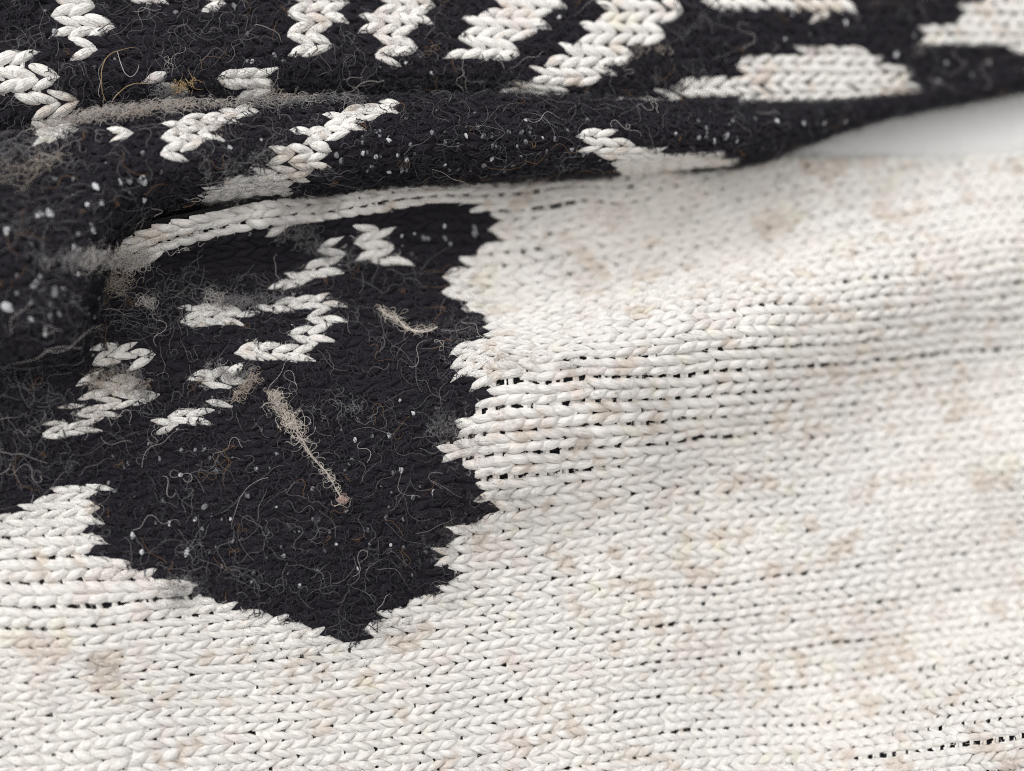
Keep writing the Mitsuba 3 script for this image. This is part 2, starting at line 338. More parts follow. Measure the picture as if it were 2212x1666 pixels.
BODY_WHITE = [CREASE_BAND, Polygon([(545, 545), (600, 490), (640, 480), (585, 520)]),
              Polygon([(592, 618), (645, 618), (735, 590), (752, 550), (745, 512), (712, 512), (690, 556)]),
              Polygon([(758, 490), (800, 480), (838, 500), (826, 525), (870, 548), (858, 568), (795, 572), (775, 535)]),
              Polygon([(392, 690), (400, 668), (440, 655), (535, 668), (530, 694), (480, 710), (405, 712)]), Polygon([(515, 672), (620, 636), (690, 630), (722, 655), (690, 672), (600, 672)]),
              Polygon([(668, 668), (712, 670), (722, 690), (712, 702), (660, 705)]), Polygon([(622, 702), (720, 706), (716, 735), (640, 745)]), Polygon([(510, 735), (600, 740), (680, 742), (678, 775), (620, 782), (510, 770)]),
              Polygon([(193, 750), (300, 745), (320, 770), (300, 790), (200, 795)]), Polygon([(185, 815), (300, 810), (318, 840), (315, 875), (260, 885), (195, 880)]), Polygon([(145, 878), (250, 872), (250, 905), (160, 908)]), Polygon([(90, 910), (195, 905), (202, 935), (100, 950)]),
              Polygon([(420, 805), (450, 785), (495, 780), (510, 810), (505, 850), (430, 850)]), Polygon([(435, 858), (500, 862), (495, 880), (440, 882)]), Polygon([(380, 882), (445, 880), (440, 908), (380, 912)]), Polygon([(328, 912), (388, 908), (385, 935), (330, 942)])]
FLAP_WHITE = [Polygon(p) for p in (
    [(98, -80), (198, -80), (205, 28), (232, 50), (222, 78), (205, 92), (212, 118), (165, 136), (140, 92), (118, 66), (98, 30)],
    [(285, -80), (362, -80), (360, 8), (290, 12)], [(420, -80), (470, -80), (474, 20), (430, 34)], [(-300, 60), (-60, 90), (-100, 150), (-300, 160)],
    [(-60, 100), (0, 105), (75, 125), (95, 150), (112, 178), (165, 195), (170, 228), (150, 262), (130, 290), (80, 310), (70, 280), (85, 235), (20, 225), (0, 190), (-60, 160)],
    [(622, -80), (725, -80), (738, 48), (712, 72), (708, 112), (640, 130), (618, 95), (640, 70), (615, 45), (620, 0)], [(795, -80), (925, -80), (920, 20), (903, 60), (880, 80), (885, 118), (805, 138), (790, 100), (805, 75), (785, 48), (805, 25)],
    [(1060, -80), (1215, -80), (1212, 15), (1168, 45), (1165, 75), (1120, 88), (1112, 122), (985, 138), (970, 100), (1010, 80), (1005, 40), (1060, 20)],
    [(1310, -80), (1452, -80), (1455, 30), (1435, 55), (1436, 85), (1352, 100), (1356, 132), (1306, 142), (1302, 180), (1235, 186), (1235, 216), (1066, 212), (1075, 190), (1148, 178), (1152, 150), (1170, 138), (1172, 108), (1250, 98), (1250, 60), (1300, 45)],
    [(1530, -80), (1840, -80), (1844, 34), (1740, 42), (1725, 24), (1530, 14)], [(2110, -80), (2600, -80), (2600, 100), (1975, 96), (1978, 62), (2060, 52), (2062, 20), (2110, 8)], [(2185, 96), (2600, 90), (2600, 118), (2190, 122)], [(312, 150), (345, 143), (372, 165), (378, 240), (333, 240), (342, 178)], [(474, 165), (530, 136), (580, 152), (575, 185), (592, 222), (500, 222), (482, 182)],
    [(1590, 132), (1680, 112), (1880, 95), (1888, 136), (1950, 140), (1956, 174), (1984, 178), (1982, 216), (1480, 216), (1472, 232), (1400, 240), (1342, 216), (1470, 196), (1475, 172), (1590, 160)])]
ROLL_WHITE = [Polygon(p) for p in (
    [(80, 262), (150, 245), (165, 262), (130, 300), (82, 312)], [(228, 278), (292, 275), (285, 306), (232, 310)], [(336, 340), (350, 300), (365, 268), (400, 248), (530, 232), (538, 252), (470, 270), (455, 300), (415, 330), (405, 362), (340, 362)],
    [(425, 440), (450, 405), (525, 372), (575, 360), (580, 322), (640, 305), (645, 275), (710, 262), (720, 238), (860, 214), (868, 234), (790, 258), (762, 288), (720, 305), (695, 340), (680, 380), (630, 402), (628, 432)],
    [(1245, 282), (1282, 272), (1345, 296), (1390, 318), (1430, 326), (1580, 332), (1580, 354), (1440, 366), (1340, 374), (1322, 348), (1290, 335), (1250, 318)])]


def inside(polys, x, y):
    r = np.zeros(np.shape(x), bool)
    for p in polys: r |= contains_xy(p, x, y)
    return r


def body_white(x, y): return (~contains_xy(BODY_BLACK, x, y)) | inside(BODY_WHITE, x, y)
def back_white(x, y): return inside(FLAP_WHITE, x, y)
def roll_white(x, y): return inside(ROLL_WHITE, x, y)


BODY_FELT = BODY_BLACK.buffer(7)

# ------------------------------------------------------------------ stitches: two plump legs of yarn each
RINGS, SIDES = 10, 8


def tubes(c, nrm, rad, sides, flat=1.0, closed=False):
    """Tubes along centre lines c (n, k, 3), with normals to lean on and radii (n, k); returns v, f, uv."""
    n, k = c.shape[:2]
    tan = np.gradient(c, axis=1)
    tan /= np.linalg.norm(tan, axis=-1, keepdims=True) + 1e-15
    side = np.cross(nrm, tan)
    side /= np.linalg.norm(side, axis=-1, keepdims=True) + 1e-15
    upv = np.cross(tan, side)
    a_ = np.arange(sides) / sides * 2 * np.pi
    v = c[:, :, None] + rad[:, :, None, None] * (np.cos(a_)[None, None, :, None] * side[:, :, None] + flat * np.sin(a_)[None, None, :, None] * upv[:, :, None])
    i, j = np.meshgrid(np.arange(k - 1), np.arange(sides), indexing='ij')
    A, B, C, D = i * sides + j, i * sides + (j + 1) % sides, (i + 1) * sides + (j + 1) % sides, (i + 1) * sides + j
    f1 = np.concatenate([np.stack([A, B, C], -1).reshape(-1, 3), np.stack([A, C, D], -1).reshape(-1, 3)])
    f = (f1[None] + (np.arange(n) * k * sides)[:, None, None]).reshape(-1, 3)
    lu = np.broadcast_to(np.linspace(0, 1, k)[None, :, None], (n, k, sides))
    lv = np.broadcast_to((np.abs(np.arange(sides) - sides / 2) / sides * 2)[None, None], (n, k, sides))
    off = (np.arange(n) * 7.31 % 97)[:, None, None]
    return v.reshape(-1, 3), f, np.stack([(lu + off).reshape(-1), (lv + off * 0.37).reshape(-1)], 1)


WINDOWS = {0: (-6, 12), 1: (-26, 14), 2: (-1, 12), 3: (2, 18), 9: (24, 70), 10: (16, 70), 11: (9, 70), 12: (4, 70), 13: (2, 60), 14: (-3, 40), 15: (-6, 32), 16: (-6, 26), 17: (-9, 20), 18: (-9, 9), 35: (24, 60), **{k: (-60, -13) for k in (19, 20, 21, 22, 23)}, **{k: (5, 70) for k in (25, 27, 29, 31, 33)}}


def gap_at(gaps, k, c, seed):
    """How far the knitting opens along the line k between two wales, uneven along its length."""
    k = np.clip(k, 0, len(gaps) - 1)
    v = gaps[k] * np.clip(0.15 + 1.7 * meshkit.noise(np.stack([k * 1.73 + seed, c * 0.23, c * 0], -1), 21), 0.1, 1.45)
    if seed == 11:
        v = np.where((k >= 24) & (k < 34), 0.35 * v + 0.65 * gaps[k], v)
        for kk, (a_, b_) in WINDOWS.items():
            v = np.where(k == kk, v * np.clip((c - a_) / 4, 0, 1) * np.clip((b_ - c) / 5, 0, 1), v)
    return v


def legs(sheet, wr, cr, seed, gaps, fat=1.0):
    """All legs of a sheet: returns stitch ids (w, c), centre pixel, and per-leg v (RINGS*SIDES, 3), uv."""
    g = rng(seed)
    w, c = [v.ravel() for v in np.meshgrid(wr, cr, indexing='ij')]
    q3 = np.stack([w * 0.45, c * 0.3, w * 0 + seed], -1)
    jw = (meshkit.noise(q3 * 1.6, 3) - 0.5) * 0.16
    jc = (meshkit.noise(q3 * 1.3 + 9, 4) - 0.5) * 0.3
    out = []
    t = np.linspace(0, 1, RINGS)
    bell = np.sin(np.pi * np.clip(t, 0.02, 0.98))
    for sg in (-1, 1):
        n = len(w)
        j = lambda s: g.normal(0, s, (n, 1))
        gap = gap_at(gaps, np.round(w + 0.5 * sg).astype(int), c, seed)[:, None]
        ln = 1.56 + j(0.09)
        dc = 0.71 + j(0.06) - ln * t[None]
        st = t * t * (3 - 2 * t)
        db = sg * (0.035 + 0.8 * np.maximum(gap, 0) + j(0.018) + (0.425 - 2.6 * gap + j(0.025)) * (0.7 * t + 0.3 * st)[None])
        ww = w[:, None] + jw[:, None] + db
        cc_ = c[:, None] + jc[:, None] + dc
        uwl = np.clip(sheet.wale(w, c), 0.4 * MM, 3.6 * MM)[:, None]
        ucl = np.clip(sheet.course(w, c), 0.4 * MM, 3.4 * MM)[:, None]
        r0 = np.minimum(0.216 * uwl, 0.37 * ucl) * fat * (1 + j(0.08))
        rad = r0 * (0.42 + 0.60 * bell ** 0.85)[None]
        lift = r0 * (-1.0 + (0.92 + j(0.10)) * bell ** 0.8) - gap * r0 * 0.5
        p, nn = sheet.p(ww, cc_), sheet.n(ww, cc_)
        ctr = p + nn * lift[..., None]
        v, f, uv = tubes(ctr, nn, rad, SIDES, 0.78)
        mid = ctr[:, RINGS // 2]
        px, py = to_px(mid)
        out.append(dict(w=w, c=c, px=px, py=py, v=v.reshape(n, -1, 3), uv=uv.reshape(n, -1, 2), f=f[:len(f) // n], r=r0[:, 0], mid=mid, n=nn[:, RINGS // 2]))
    # the bar of yarn that joins a stitch to its neighbour in the next wale, deeper down
    t5 = np.linspace(-1, 1, 6)
    n = len(w)
    ww = w[:, None] + jw[:, None] + 0.5 + 0.30 * t5[None]
    cc_ = c[:, None] + jc[:, None] - 0.30 + g.normal(0, 0.08, (n, 1)) + 0.10 * t5[None] ** 2
    p, nn = sheet.p(ww, cc_), sheet.n(ww, cc_)
    r1 = (r0 * (0.50 + g.normal(0, 0.05, (n, 1)))) * (1 - 0.15 * t5[None] ** 2)
    ctr = p - nn * (r0 * (0.62 + 0.35 * t5[None] ** 2))[..., None]
    v, f, uv = tubes(ctr, nn, r1, 6, 1.0)
    px, py = to_px(ctr[:, 2])
    out.append(dict(w=w, c=c, px=px, py=py, v=v.reshape(n, -1, 3), uv=uv.reshape(n, -1, 2), f=f[:len(f) // n], r=r0[:, 0], mid=ctr[:, 2], n=nn[:, 2]))
    return out


def felt(sheet, wr, cr, seed, gaps, white):
    """The felted web of fibre that fills the hollows between the legs, open where the knitting is open."""
    g = rng(seed + 50)
    K, L = 8, 8
    nw, nc = len(wr), len(cr)
    w = np.linspace(wr[0] - 0.5, wr[-1] + 0.5, nw * K + 1)
    c = np.linspace(cr[0] - 0.5, cr[-1] + 0.5, nc * L + 1)
    W_, C_ = np.meshgrid(w, c, indexing='ij')
    q3 = np.stack([W_ * 0.45, C_ * 0.3, W_ * 0 + seed], -1)
    jw = (meshkit.noise(q3 * 1.6, 3) - 0.5) * 0.16
    jc = (meshkit.noise(q3 * 1.3 + 9, 4) - 0.5) * 0.3
    p, n = sheet.p(W_ + jw, C_ + jc), sheet.n(W_ + jw, C_ + jc)
    r0 = np.minimum(0.228 * np.clip(sheet.wale(W_, C_), 0.4 * MM, 3.6 * MM), 0.38 * np.clip(sheet.course(W_, C_), 0.4 * MM, 3.4 * MM))
    bumps = meshkit.fbm(np.stack([W_ * 3, C_ * 2.2, W_ * 0], -1), 3, seed)
    p = p + n * (r0 * (-0.44 + 0.45 * (bumps - 0.5)))[..., None]
    cw, cc = (w[:-1] + w[1:]) / 2, (c[:-1] + c[1:]) / 2
    FW, FC = np.meshgrid(cw, cc, indexing='ij')

    def rand(i, j, k):
        t = rng(seed * 10 + k).uniform(0, 1, (nw + 4, nc + 4))
        return t[np.clip(i - int(np.floor(wr[0])) + 1, 0, nw + 3), np.clip(j - int(cr[0]) + 1, 0, nc + 3)]
    # openings inside the vees
    iw, ic = np.floor(FW).astype(int), np.round(FC + 0.18).astype(int)
    sz = 0.45 + 0.8 * rand(iw, ic, 1)
    d1 = np.hypot((FW - iw - 0.5 + 0.05 * (rand(iw, ic, 2) - .5)) / (0.105 * sz), (FC - ic + 0.18) / (0.20 * sz))
    # openings between the wales
    kw, kc = np.round(FW).astype(int), np.round(FC).astype(int)
    gp = np.clip(gap_at(gaps, kw, FC, seed), 0, None)
    sz = 0.35 + 0.7 * rand(kw, kc, 3)
    d2 = np.hypot((FW - kw) / ((0.085 + 1.7 * gp) * sz), (FC - kc - 0.02) / ((0.24 + 3.6 * gp) * sz))
    px, py = to_px((p[:-1, :-1] + p[1:, 1:]) / 2)
    wh = (~contains_xy(BODY_FELT, px, py) | contains_xy(CREASE_BAND, px, py)) if seed == 11 else np.zeros(px.shape, bool)    # the small motifs have dark wool between their stitches
    vis = (px > -260) & (px < 2480) & (py > -260) & (py < 1950)
    edge = g.uniform(-0.25, 0.25, FW.shape)
    i, j = np.meshgrid(np.arange(len(w) - 1), np.arange(len(c) - 1), indexing='ij')
    m = len(c)
    quad = np.stack([i * m + j, i * m + j + 1, (i + 1) * m + j + 1, (i + 1) * m + j], -1)
    uv = np.stack([C_.ravel() * 0.8, W_.ravel() * 0.9], 1)
    out = []
    for keep in (vis & wh & (d1 + edge > 1) & (d2 + edge > 1), vis & ~wh):
        f = quad[keep]
        used, inv = np.unique(f.ravel(), return_inverse=True)
        out.append((p.reshape(-1, 3)[used], inv.reshape(-1, 4), uv[used]))
    return out


def joined(ls, masks):
    vs, us, fs, at_ = [], [], [], 0
    for l, m in zip(ls, masks):
        v, u = l['v'][m], l['uv'][m]
        k, nv = v.shape[:2]
        vs.append(v.reshape(-1, 3)); us.append(u.reshape(-1, 2))
        fs.append((l['f'][None] + (np.arange(k) * nv)[:, None, None]).reshape(-1, 3) + at_)
        at_ += k * nv
    return np.concatenate(vs), np.concatenate(fs), np.concatenate(us)


def gap_list(seed, n, special=()):
    g = rng(seed)
    a_ = np.clip(g.normal(0.006, 0.012, n), -0.01, 0.03)
    for k, v in special: a_[k] = v
    return a_


BODY_GAPS = gap_list(3, 48, [(0, .02), (1, .07), (2, .22), (3, .03), (4, .03), (8, .02), (9, .05), (10, .055), (11, .055), (12, .055), (13, .06), (14, .07), (15, .08), (16, .08), (17, .09), (18, .07), (19, .05), (20, .07), (21, .07), (22, .07), (23, .06), (24, .02), (25, .058), (26, .012), (27, .058), (28, .012), (29, .056), (30, .012), (31, .05), (32, .012), (33, .045), (34, .03), (35, .24)])
SH = {'body_panel': (body, np.arange(0.5, W_MAX - 0.6), np.arange(-34, 43), 11, BODY_GAPS, body_white),
      'folded_panel': (back, np.arange(-8.5, 2.6), np.arange(-34, 43), 12, gap_list(5, 40) * 0, back_white),
      'rolled_fold': (roll, np.arange(-0.5, 21), np.arange(-34, 43), 13, gap_list(6, 40) * 0, roll_white)}
labels['knitted_sweater'] = {'label': 'thick hand-knitted wool sweater in cream and black stitches, fuzzy and folded over on the tabletop', 'category': 'sweater'}
PART_LABEL = {'body_panel': 'cream lower panel with a large black diamond', 'folded_panel': 'black upper panel with cream dashes lying behind the roll', 'rolled_fold': 'black rolled fold speckled with white dots'}
ALL = {}
picks = []
for name, (sh, wr, cr, seed, gaps, white) in SH.items():
    key = 'knitted_sweater__' + name
    # the strands that run behind the stitches, a sheet just under them
    st = 2
    P = sh.pos[::st, ::st] - sh.nrm[::st, ::st] * (np.clip(sh.uw[::st, ::st], 1 * MM, 3.4 * MM) * 0.30)[..., None]
    nw, nc = P.shape[:2]
    i, j = np.meshgrid(np.arange(nw - 1), np.arange(nc - 1), indexing='ij')
    quad = np.stack([i * nc + j, i * nc + j + 1, (i + 1) * nc + j + 1, (i + 1) * nc + j], -1).reshape(-1, 4)
    obj(key, (P.reshape(-1, 3), quad), 'float_yarn', smooth=True)
    labels[key] = {'label': PART_LABEL[name]}
    ls = legs(sh, wr, cr, seed, gaps, 1.0)
    ok = [(l['px'] > -260) & (l['px'] < 2480) & (l['py'] > -260) & (l['py'] < 1950) for l in ls]
    wh = [white(l['px'], l['py']) for l in ls]
    ALL[name] = (ls, ok, wh)
    v, f, u = joined(ls, [o & ~w_ for o, w_ in zip(ok, wh)])
    obj(key + '__black_stitches', (v, f), 'black_yarn', smooth=True, uv=u)
    labels[key + '__black_stitches'] = {'label': 'black wool stitches', 'kind': 'stuff'}
    for (v, f, u), nm, mat in zip(felt(sh, wr, cr, seed, gaps, white), ('cream_felt', 'black_felt'), ('white_yarn', 'black_yarn')):
        if not len(f): continue
        obj(f'{key}__{nm}', (v, f), mat, smooth=True, uv=u)
        labels[f'{key}__{nm}'] = {'label': nm.replace('_', ' ') + 'ed fibre between the stitches', 'kind': 'stuff'}
    vis = [o & w_ & (l['px'] > 0) & (l['px'] < VW) & (l['py'] > 0) & (l['py'] < VH) & (l['n'] @ -f_ > 0.35) for l, o, w_ in zip(ls, ok, wh)]
    both = vis[0] & vis[1]
    for k in np.nonzero(both)[0]:
        hidden = name == 'body_panel' and ls[0]['py'][k] < bottom(ls[0]['px'][k]) + 10 or name == 'folded_panel' and ls[0]['w'][k] > -1
        if not hidden: picks.append((ls[0]['r'][k] / np.linalg.norm(ls[0]['mid'][k] - EYE) * max(0.2, ls[0]['n'][k] @ -f_), name, k))
picks = sorted(picks, reverse=True)[:300]
for name in SH:
    ls, ok, wh = ALL[name]
    key = 'knitted_sweater__' + name
    chosen = sorted(k for _, n_, k in picks if n_ == name)
    rest = [o & w_ for o, w_ in zip(ok, wh)]
    for i, k in enumerate(chosen):
        for m in rest[:2]: m[k] = False
        v, f, u = joined(ls[:2], [np.array([k])] * 2)
        obj(f'{key}__stitch' + (f'_{i:03d}' if i else ''), (v, f), 'white_yarn', smooth=True, uv=u)
    v, f, u = joined(ls, rest)
    obj(key + '__cream_stitches', (v, f), 'white_yarn', smooth=True, uv=u)
    labels[key + '__cream_stitches'] = {'label': 'cream wool stitches', 'kind': 'stuff'}


# ------------------------------------------------------------------ loose fibres
def hairs(root, t1, t2, nrm, length, radius, seed, pts=10, curl=2.5, lift=0.5, h0=0.3, theta=None, sides=3, wob=0.13):
    """Curly fibres that lie over a surface: root (n, 3), its frame, lengths (n) and lift over the surface (mm)."""
    g = rng(seed)
    n = len(root)
    th0 = g.uniform(0, 2 * np.pi, n) if theta is None else theta
    s = np.linspace(0, 1, pts)
    k0 = g.normal(0, curl, n)[:, None]
    k1 = g.normal(0, curl * 1.3, n)[:, None]
    ph = g.uniform(0, 6.28, n)[:, None]
    fr = g.uniform(0.7, 2.0, n)[:, None]
    ang = th0[:, None] + k0 * s + k1 * 0.8 * np.sin(ph + fr * 2 * np.pi * s) + np.cumsum(g.normal(0, wob, (n, pts)), 1)
    step = (length / (pts - 1))[:, None]
    x = np.cumsum(np.cos(ang) * step, 1); y = np.cumsum(np.sin(ang) * step, 1)
    x -= x.mean(1, keepdims=True); y -= y.mean(1, keepdims=True)
    hh = (h0 + g.uniform(0, lift, n)[:, None] * np.sin(np.pi * s) + g.uniform(-0.15, 0.35, n)[:, None] * s * lift + 0.12 * np.sin(ph + 7 * s)) * MM
    c = root[:, None] + x[..., None] * t1[:, None] + y[..., None] * t2[:, None] + hh[..., None] * nrm[:, None]
    rad = np.asarray(radius).reshape(-1, 1) * np.ones((n, 1)) * (1 - 0.6 * s ** 3)[None]
    lean = np.broadcast_to(nrm[:, None] + 0.3 * t1[:, None], c.shape)
    v, f, _ = tubes(c, lean, rad, sides)
    return v, f


def frames(sheet, w, c):
    p, n = sheet.p(w, c), sheet.n(w, c)
    e = 0.15
    t1 = sheet.p(w, c + e) - sheet.p(w, c - e)
    t1 -= n * (t1 * n).sum(-1, keepdims=True)
    t1 /= np.linalg.norm(t1, axis=-1, keepdims=True) + 1e-15
    return p, t1, np.cross(n, t1), n


def scatter(sheet, n, seed, cond, wr=None, cr=(-33, 42)):
    g = rng(seed)
    a_, b_ = wr or (sheet.w0 + 0.5, sheet.w1 - 0.5)
    w, c = g.uniform(a_, b_, n), g.uniform(*cr, n)
    px, py = to_px(sheet.p(w, c))
    m = (px > -60) & (px < 2270) & (py > -60) & (py < 1730) & cond(px, py)
    return w[m], c[m], px[m], py[m]


def merge(parts):
    vs, fs, o = [], [], 0
    for v, f in parts:
        vs.append(v); fs.append(f + o); o += len(v)
    return np.concatenate(vs), np.concatenate(fs)


def locate(sheet):
    """Finds (w, c) of the visible sheet from picture places."""
    W_, C_ = np.meshgrid(np.arange(sheet.w0, sheet.w1, 0.25), np.arange(sheet.c0, sheet.c1, 0.25), indexing='ij')
    W_, C_ = W_.ravel(), C_.ravel()
    p = sheet.p(W_, C_)
    x, y = to_px(p)
    dep = np.linalg.norm(p - EYE, axis=1)

    def find(qx, qy):
        r = []
        for a_, b_ in zip(np.atleast_1d(qx), np.atleast_1d(qy)):
            d = np.hypot(x - a_, y - b_)
            cand = np.nonzero(d < max(d.min() + 4, 12))[0]
            k = cand[np.argmin(dep[cand] + d[cand] * 2e-4)]
            r.append((W_[k], C_[k]))
        return np.array(r).T
    return find


find = {'body_panel': locate(body), 'folded_panel': locate(back), 'rolled_fold': locate(roll)}
fuzz = {k: {'grey_hair': [], 'pale_hair': [], 'dark_hair': [], 'brown_hair': [], 'tan_hair': [], 'black_hair': [], 'white_hair': [], 'beige_hair': []} for k in SH}


def add_hairs(part, mat, w, c, lens, rad, seed, **kw):
    if len(w):
        p, t1, t2, n = frames(SH[part][0], w, c)
        fuzz[part][mat].append(hairs(p, t1, t2, n, lens, rad, seed, **kw))


g = rng(77)
for i, (part, dens, wr) in enumerate((('body_panel', 16000, (4, 27)), ('folded_panel', 9500, (-7, 0.5)), ('rolled_fold', 12000, (-0.6, 13)))):
    sh, white = SH[part][0], SH[part][5]
    w, c, px, py = scatter(sh, dens, 100 + i, lambda x, y: ~white(x, y), wr)
    sel = meshkit.fbm(np.stack([px / 90, py / 60, px * 0 + i], -1), 3, 8) + g.uniform(-.25, .25, len(w))
    k = (sel > 0.50) & (g.uniform(0, 1, len(w)) < 0.27 * np.clip(1.15 - px / 1700, 0.18, 1))
    add_hairs(part, 'grey_hair', w[k], c[k], g.uniform(2.5, 7.0, k.sum()) * MM, g.uniform(0.016, 0.030, k.sum()) * MM, 110 + i, pts=12, curl=0.9, lift=0.9, h0=0.75)
    k2 = g.uniform(0, 1, len(w)) < 0.009
    add_hairs(part, 'pale_hair', w[k2], c[k2], g.uniform(4, 10, k2.sum()) * MM, g.uniform(0.020, 0.034, k2.sum()) * MM, 120 + i, pts=18, curl=1.3, lift=1.3, h0=1.0)
    k3 = g.uniform(0, 1, len(w)) < 0.009
    add_hairs(part, 'brown_hair', w[k3], c[k3], g.uniform(3, 7, k3.sum()) * MM, 0.03 * MM, 130 + i, pts=14, lift=0.8, h0=0.9)
    k4 = g.uniform(0, 1, len(w)) < 0.85
    add_hairs(part, 'black_hair', w[k4], c[k4], g.uniform(1.5, 4, k4.sum()) * MM, g.uniform(0.05, 0.10, k4.sum()) * MM, 140 + i, pts=8, lift=0.5, h0=0.45)
# fine dark fibres over the cream
for i, (part, cnt, wr) in enumerate((('body_panel', 9000, (4, 20)), ('folded_panel', 5000, (-7, 0.5)), ('rolled_fold', 6000, (-0.6, 11)))):
    white = SH[part][5]
    w, c, px, py = scatter(SH[part][0], cnt, 160 + i, lambda x, y: white(x, y) & (x < 930) & (y < 960), wr)
    h_ = len(w) // 3
    add_hairs(part, 'grey_hair', w[:h_], c[:h_], g.uniform(1.5, 4, h_) * MM, g.uniform(0.014, 0.026, h_) * MM, 170 + i, pts=9, curl=2.0, lift=0.8, h0=0.8)
    add_hairs(part, 'black_hair', w[h_:], c[h_:], g.uniform(1.5, 4, len(w) - h_) * MM, g.uniform(0.012, 0.024, len(w) - h_) * MM, 180 + i, pts=9, curl=2.0, lift=0.7, h0=0.75)
w, c, px, py = scatter(body, 4200, 201, body_white)
sel = meshkit.fbm(np.stack([px / 130, py / 90, px * 0], -1), 3, 18) + g.uniform(-.2, .2, len(w)) + 0.16 * np.exp(-((py - (960 - 0.16 * (px - 1100))) / 180) ** 2)
k = sel > 0.60
add_hairs('body_panel', 'dark_hair', w[k], c[k], g.uniform(2, 5, k.sum()) * MM, g.uniform(0.010, 0.017, k.sum()) * MM, 202, pts=14, curl=3.2, lift=1.0, h0=0.9)
k = g.uniform(0, 1, len(w)) < 0.025
add_hairs('body_panel', 'dark_hair', w[k], c[k], g.uniform(6, 13, k.sum()) * MM, g.uniform(0.014, 0.020, k.sum()) * MM, 203, pts=24, curl=3.2, lift=1.8, h0=1.1)
w, c, px, py = scatter(body, 11000, 205, body_white)
add_hairs('body_panel', 'white_hair', w, c, g.uniform(1.0, 3.0, len(w)) * MM, g.uniform(0.02, 0.035, len(w)) * MM, 204, pts=7, lift=0.6, h0=0.4)

rim = BODY_BLACK.buffer(38)
w, c, px, py = scatter(body, 9000, 207, lambda x, y: body_white(x, y) & contains_xy(rim, x, y) & (y > 450))
h_ = len(w) // 2
add_hairs('body_panel', 'black_hair', w[:h_], c[:h_], g.uniform(1.5, 4.5, h_) * MM, g.uniform(0.012, 0.022, h_) * MM, 208, pts=10, curl=1.6, lift=0.8, h0=0.8)
add_hairs('body_panel', 'grey_hair', w[h_:], c[h_:], g.uniform(1.5, 4.0, len(w) - h_) * MM, g.uniform(0.012, 0.020, len(w) - h_) * MM, 209, pts=10, curl=1.6, lift=0.8, h0=0.8)

# tangled little patches of brownish fibre in the cream: (px, py, size px, count, material)
for i, (x, y, sz, n, mat) in enumerate([(1250, 945, 26, 70, 'tan_hair'), (1040, 965, 34, 90, 'dark_hair'), (1100, 1065, 34, 90, 'dark_hair'), (1080, 790, 24, 50, 'dark_hair'), (1140, 785, 20, 40, 'brown_hair'), (1230, 790, 18, 40, 'dark_hair'), (1090, 900, 14, 25, 'brown_hair'), (1345, 830, 26, 50, 'dark_hair'), (380, 1285, 26, 120, 'grey_hair'),
                                        (400, 1262, 22, 100, 'grey_hair'), (1000, 722, 36, 110, 'grey_hair'), (970, 905, 22, 60, 'grey_hair'), (985, 935, 20, 60, 'grey_hair'), (850, 1350, 30, 60, 'dark_hair'), (960, 1300, 26, 30, 'dark_hair'), (1000, 1140, 34, 90, 'dark_hair'), (1600, 905, 26, 40, 'dark_hair'), (220, 1430, 22, 40, 'tan_hair'), (950, 1180, 30, 60, 'grey_hair')]):
    gg = rng(300 + i)
    qx, qy = x + gg.normal(0, sz, n), y + gg.normal(0, sz * 0.6, n)
    w, c = find['body_panel'](qx, qy)
    add_hairs('body_panel', mat, w, c, gg.uniform(1.2, 3.5, n) * MM, gg.uniform(0.009, 0.017, n) * MM, 330 + i, pts=12, curl=4, lift=0.8, h0=0.9)

